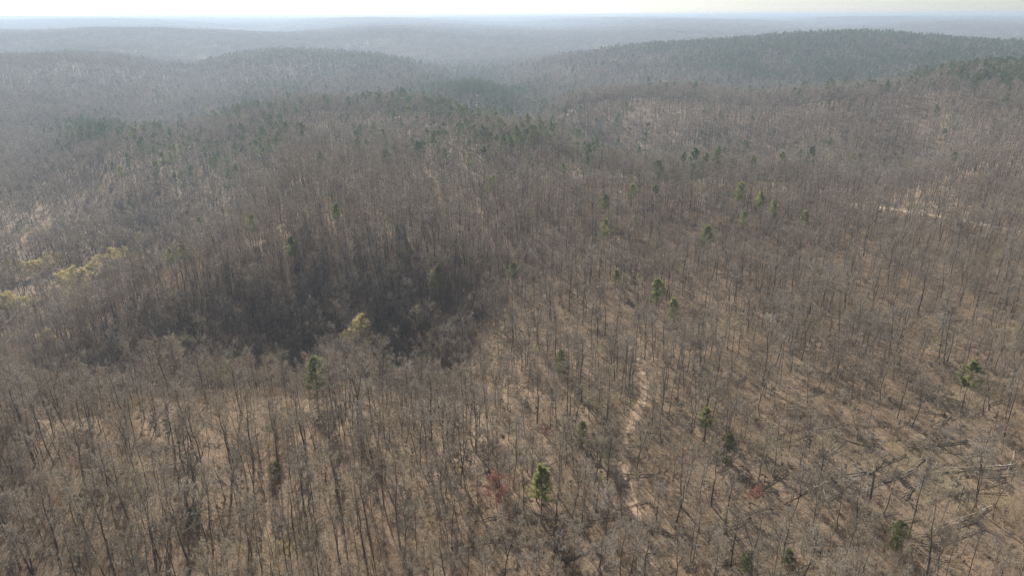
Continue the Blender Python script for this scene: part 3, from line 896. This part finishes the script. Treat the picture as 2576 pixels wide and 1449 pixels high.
EX = [((2095,1210),(1952,1261),1,'long pale log with upturned root plate beside the sunlit clearing','the uprooted pale log'),
      ((2188,1193),(2026,1212),2,'dark log lying just behind the uprooted pale log',None),((2288,1101),(2169,1111),0,None,None),
      ((2428,1116),(2285,1133),2,'grey brown log propped across the upper side of the sunlit clearing','the propped grey log'),
      ((2574,1173),(2349,1180),1,'long pale log reaching the right edge of the picture','the pale log at the right edge'),((2570,1190),(2400,1207),0,None,None),
      ((2500,1276),(2345,1328),1,'straight pale log slanting low at the right, below the leaning pine','the slanting pale log'),
      ((1919,1240),(2006,1242),4,None,None),((1882,1350),(1815,1363),4,'pale grey log below the small red maple',None),
      ((2275,1385),(2235,1442),1,None,None),((2070,1237),(2083,1266),3,None,None),((2423,1304),(2446,1315),3,None,None),((2523,1251),(2486,1247),4,None,None),
      ((2217,775),(2161,814),0,None,None),((2447,818),(2371,831),0,None,None),((2411,803),(2427,814),3,None,None),((2124,924),(2097,958),1,None,None),
      ((2104,894),(2137,874),4,None,None),((2050,874),(1984,901),0,None,None),((2247,768),(2278,841),2,None,None),
      ((1486,663),(1435,668),1,'orange tinged pale log right of the white snag',None),((1502,737),(1569,714),2,None,None),((1395,879),(1445,868),2,None,None),
      ((1125,674),(1192,663),4,None,None),((1198,1314),(1302,1284),2,'dark crooked log below the red budding maple','the dark crooked log'),
      ((1396,1301),(1457,1267),2,'dark straight log right of the round green pine',None),
      ((1591,1163),(1497,1036),5,'long dark trunk fallen toward the leafy trail','the long dark trunk'),((1628,1090),(1717,1098),2,None,None),
      ((858,1256),(918,1258),4,None,None),((880,1180),(972,1181),5,None,None),((480,1284),(545,1193),5,'dark log fallen to the right of the broken dark snag',None),
      ((268,1165),(333,1163),4,None,None),((249,1250),(420,1247),4,None,None),((1549,1407),(1560,1425),3,None,None),((310,1385),(352,1375),3,None,None)]
for a, b_, kd, lb, lm in EX:
    put_log(locate(*a), locate(*b_), kd, lb, lm)
g = np.random.default_rng(99)
cnt = 0
while cnt < 150:
    px, py = (1000+1650*g.random(), 500+930*g.random()**.9) if cnt % 2 else (1850+720*g.random(), 1000+430*g.random())
    if px < 1300 and g.random() < .5: continue
    p = locate(px, py)
    a = g.normal()*.65 + (math.pi if g.random() < .12 else 0)
    kd = int(g.choice([0, 2, 4, 5, 3, 1], p=[.32, .10, .20, .30, .06, .02]))
    sc = .6+.55*g.random(); L = LLEN[kd]*sc
    e = p+np.array([-math.cos(a)*L, -math.sin(a)*L, 0]); e[2] = height([e[0]], [e[1]])[0]
    if near_line(np.array([p[0], e[0]]), np.array([p[1], e[1]]), TRAIL, 2.5).any(): continue
    put_log(p, e, kd); cnt += 1

# snags
SN = []
for i, (H, r0, mat) in enumerate([(7, .21, 'bark'), (8, .17, 'log'), (6, .15, 'palewood')]):
    a, b_, c = snag(850+i, H, r0)
    SN.append((H, [('trunk', a.mesh('trunk', M[mat]), []), ('splintered_top', b_.mesh('splintered_top', M['splinter' if i < 2 else 'palewood']), []), ('stubs', c.mesh('stubs', M[mat]), [])]))
for bx, by, ty_, kd, lb, lm in [(471,1331,1222,0,'thick dark snag broken off flat above the little cedar','the broken dark snag'),
        (2222,1305,1226,1,'stout brown snag snapped off in the sunlit clearing at right','the stout brown snag'),
        (1351,690,643,2,'bright white snag standing in the dark dip behind the ridge','the white snag'),
        (1934,862,812,2,'pale splintered snag on the right of the blowdown','the pale splintered snag'),
        (1790,740,712,2,'short white snag below the ragged light green pine',None),(1785,940,905,2,'left one of two short pale snags in the lower blowdown',None),
        (1803,935,900,2,'right one of two short pale snags in the lower blowdown',None),(917,1245,1212,2,'short white snag among thin trunks left of the red budding maple',None),
        (1335,775,752,2,None,None),(2410,1275,1215,1,'grey snag with stubs beside the slanting pale log',None),(1612,930,900,2,None,None),(2180,1290,1190,0,None,None),
        (555,865,835,1,None,None),(1500,765,745,2,None,None),(2330,600,578,2,None,None),(1950,690,660,1,None,None),(2050,850,815,1,None,None)]:
    p = locate(bx, by)
    H = height_for(p, bx, ty_)
    t = make('broken_snag', SN[kd][1], p-np.array([0, 0, .1]), lean(1, .04)[0], H/SN[kd][0])
    add(t, bx, (by+ty_)/2, ['dark broken snag', 'grey broken snag', 'short white snag'][kd], 'snag', 'snapped snags of the blowdown', lb, lm)

# ------------------------------------------------------------------ woodland
x, y = jgrid(58, 470, 4.6)
z = height(x, y)
px, py, dep = project(np.stack([x, y, z+9], 1))
open_ = np.clip((px-1400)/900, 0, 1)*np.clip((py-430)/300, 0, 1)
inclear = np.exp(-(((px-2310)/330)**2+((py-1100)/150)**2)*1.2)*.6 + np.exp(-(((px-1450)/260)**2+((py-760)/60)**2))*.3
dens = .92 - inclear - .38*open_ + 1.4*fbm(x/26, y/26, 71, 3)
shade = np.clip((z-height(x, y-6))/6*1.6, 0, .6)
keep = (rng.random(len(x)) < dens+shade) & ~clear_mask(x, y)
isp = rng.random(len(x)) < pine_prob(px, py, x, y)
k = keep & ~isp
tx, ty, tz = x[k], y[k], z[k]
nb = len(tx)
tform = rng.integers(0, len(FORMS), nb); tsize = .50+.62*rng.random(nb)**1.2+.4*fbm(tx/35, ty/35, 73, 3); trot = lean(nb)
px, py, dep = project(np.stack([tx, ty, tz+tsize*8], 1))
_, pyb, _ = project(np.stack([tx, ty, tz], 1)); _, pyt, _ = project(np.stack([tx, ty, tz+tsize*16], 1))
vis = (px > 10) & (px < 2566) & (pyt < 1380)
seen = np.where(vis, (np.minimum(pyb, 1449)-pyt)*(1)/1., -1)
order = np.argsort(-seen*tsize**0)
IND = order[:300]
rest = np.ones(nb, bool); rest[IND] = False
BARE = []
for i in IND:
    w, mt, mc, _, H = FORMS[tform[i]]
    t = make('bare_tree', [('trunk', mt, []), ('crown', mc, [])], (tx[i], ty[i], tz[i]-.1), trot[i], tsize[i])
    BARE.append((t, px[i], py[i], w, tsize[i]*H))
PINE_PTS = [(x[keep & isp], y[keep & isp], z[keep & isp])]
x, y = jgrid(170, 350, 4.3); z = height(x, y); bpx, bpy_, _ = project(np.stack([x, y, z+8], 1))     # the shaded slope carries a denser stand
k = (rng.random(len(x)) < np.clip(np.maximum((z-height(x, y-8))/8*2.2-.25, .9*np.exp(-((bpy_-(860-.2*(bpx-130)))/85)**2)*((bpx > 60) & (bpx < 1180))), 0, .85)) & ~clear_mask(x, y)
nb2 = int(k.sum())
EXTRA = (np.stack([x, y, z-.1], 1)[k], rng.integers(0, len(FORMS), nb2), lean(nb2), .6+.5*rng.random(nb2))
scatter('bare_woodland', np.concatenate([np.stack([tx, ty, tz-.1], 1)[rest], EXTRA[0]]), np.concatenate([tform[rest], EXTRA[1]]), np.concatenate([trot[rest], EXTRA[2]]),
        np.concatenate([tsize[rest], EXTRA[3]]), [f[3] for f in FORMS], 'leafless grey brown woodland covering the slopes and ravine behind the nearest trees', 'woodland')

x, y = jgrid(470, 1500, 5.0, .90)
z = height(x, y)
px, py, dep = project(np.stack([x, y, z+14], 1))
clump = fbm(x/55, y/55, 75, 3)
keep = (rng.random(len(x)) < .88+.8*clump) & ~clear_mask(x, y) & (px > -750) & (px < 3330)
isp = rng.random(len(x)) < pine_prob(px, py, x, y)
k = keep & ~isp; nb = k.sum()
scatter('distant_woodland', np.stack([x, y, z-.1], 1)[k], rng.integers(0, len(MID), nb), lean(nb), .68+.5*rng.random(nb)+.7*clump[k], MID,
        'distant leafless woodland over the middle ridges and valleys', 'woodland')
PINE_PTS.append((x[keep & isp], y[keep & isp], z[keep & isp]))
P_, K_, Rt, Sz = [], [], [], []
for r0, r1, cell, sc in ((1500, 4300, 18, 1.0), (4300, 11800, 42, 1.55)):
    x, y = jgrid(r0, r1, cell, .86); z = height(x, y)
    px, py, dep = project(np.stack([x, y, z+14], 1))
    k = (px > -700) & (px < 3280)
    if r0 < 2000:
        xs, ys = jgrid(1500, 2300, 7.5, .72); zs = height(xs, ys); pxs, pys, _ = project(np.stack([xs, ys, zs+14], 1))
        pp = rng.random(len(xs)) < pine_prob(pxs, pys, xs, ys)
        PINE_PTS.append((xs[pp], ys[pp], zs[pp]))
        k &= rng.random(len(x)) > pine_prob(px, py, x, y)*.7
    x, y, z = x[k], y[k], z[k]
    P_.append(np.stack([x, y, z-.3], 1)); K_.append(rng.integers(0, len(FARF), len(x))); Rt.append(lean(len(x), .02)); Sz.append(sc*(.85+.35*rng.random(len(x))))
scatter('horizon_woodland', np.concatenate(P_), np.concatenate(K_), np.concatenate(Rt), np.concatenate(Sz), FARF,
        'hazy blue woodland rolling to the horizon', 'woodland')
ppx, ppy, ppz = [np.concatenate([p[i] for p in PINE_PTS]) for i in range(3)]
nb = len(ppx)
scatter('pine_woodland', np.stack([ppx, ppy, ppz-.1], 1), rng.integers(0, len(PMID), nb), lean(nb, .03), .75+.4*rng.random(nb), PMID,
        'dull green pines mixed into the distant ridges and hilltops', 'woodland')

x, y = jgrid(58, 620, 3.8); z = height(x, y)
k = (rng.random(len(x)) < .62+.9*fbm(x/22, y/22, 81, 3)) & ~line_mask(x, y); nb = k.sum()
scatter('sapling_undergrowth', np.stack([x, y, z-.05], 1)[k], rng.integers(0, len(SAP), nb), lean(nb, .1), .6+.6*rng.random(nb), SAP,
        'thin leafless saplings crowding between the trees', 'undergrowth')
x, y = jgrid(58, 400, 2.7); z = height(x, y)
k = (rng.random(len(x)) < .62+1.1*fbm(x/18, y/18, 91, 3)-.62*np.exp(-(((project(np.stack([x, y, z], 1))[0]-2310)/330)**2+((project(np.stack([x, y, z], 1))[1]-1180)/150)**2))) & ~line_mask(x, y); nb = k.sum()
scatter('brush', np.stack([x, y, z-.05], 1)[k], rng.integers(0, len(THK), nb), lean(nb, .06), .6+.6*rng.random(nb), THK,
        'low bare brush of thin shoots on the forest floor', 'brush')
x, y = jgrid(58, 380, 3.4); z = height(x, y)
px, py, dep = project(np.stack([x, y, z], 1))
blow = np.clip((px-1100)/700, 0.15, 1)
k = (rng.random(len(x)) < blow*(.7+.8*fbm(x/25, y/25, 95, 3))) & ~line_mask(x, y); nb = k.sum()
rt = lean(nb, .05); rt[:, 2] = rng.normal(size=nb)*.6
scatter('fallen_sticks', np.stack([x, y, z], 1)[k], rng.integers(0, len(DEB), nb), rt, .7+.8*rng.random(nb), DEB,
        'fallen sticks and broken tops littering the forest floor', 'debris')

# ------------------------------------------------------------------ labels
LM += [('the bottom left corner', 0, 1449), ('the bottom right corner', 2576, 1449), ('the bottom edge middle', 1288, 1449), ('the near end of the trail', 1630, 1400),
       ('the sunlit clearing', 2330, 1150), ('the dirt road', 2450, 565), ('the dry meadow', 70, 590), ('the far pine knoll', 1200, 230)]
for t, px, py, w, H in BARE:
    size = 'tall' if H > 17.5 else 'short' if H < 13.5 else 'middling'
    THINGS.append((t, px, py, size+' bare '+(w if w.startswith('leaning') else 'tree with '+w).replace('leaning tree with', 'leaning tree,'), 'tree', 'bare trees of the near woodland', None))
ORD = ['nearest', 'second', 'third', 'fourth', 'fifth', 'sixth', 'seventh', 'eighth', 'ninth', 'tenth', 'eleventh', 'twelfth', 'thirteenth', 'fourteenth', 'fifteenth', 'sixteenth']
bins = {}
for k, (t, px, py, noun, cat, grp, lb) in enumerate(THINGS):
    if grp: t['group'] = grp
    t['category'] = cat
    if lb: t['label'] = lb; continue
    best = min(range(len(LM)), key=lambda j: (LM[j][1]-px)**2+((LM[j][2]-py)*1.6)**2 + (1e9 if abs(LM[j][1]-px)+abs(LM[j][2]-py) < 1e-6 else 0))
    dx, dy = px-LM[best][1], (py-LM[best][2])*1.6
    d = ('left of' if dx < 0 else 'right of') if abs(dx) > abs(dy) else ('above' if dy < 0 else 'below')
    bins.setdefault((noun, d, best), []).append((dx*dx+dy*dy, k))
for (noun, d, j), L in bins.items():
    for r, (_, k) in enumerate(sorted(L)):
        THINGS[k][0]['label'] = '%s, %s %s %s' % (noun, ORD[min(r, 15)], d, LM[j][0])

# ------------------------------------------------------------------ haze
bx0, bx1, by0, by1 = -12600, 12600, -12600, 12600
zt = max(float(gz.max())+32, CAMZ+4); zb = float(gz.min())-1.5
vb = [(bx0,by0,zb),(bx1,by0,zb),(bx1,by1,zb),(bx0,by1,zb),(bx0,by0,zt),(bx1,by0,zt),(bx1,by1,zt),(bx0,by1,zt)]
me = bpy.data.meshes.new('haze')
me.from_pydata(vb, [], [(0,3,2,1),(4,5,6,7),(0,1,5,4),(1,2,6,5),(2,3,7,6),(3,0,4,7)])
hm = bpy.data.materials.new('haze'); hm.use_nodes = True
hn = hm.node_tree; hn.nodes.remove(hn.nodes['Principled BSDF'])
pv = hn.nodes.new('ShaderNodeVolumePrincipled')
pv.inputs['Color'].default_value = (.50, .61, .75, 1)
pv.inputs['Density'].default_value = 2.2e-4
pv.inputs['Anisotropy'].default_value = 0.3
hn.links.new(pv.outputs[0], hn.nodes['Material Output'].inputs['Volume'])
me.materials.append(hm)
tag(link('haze', me), 'thin pale blue haze filling the air over the hills', 'haze', kind='stuff')
print('ground z', gz.min(), gz.max(), 'pines', len(ppx))
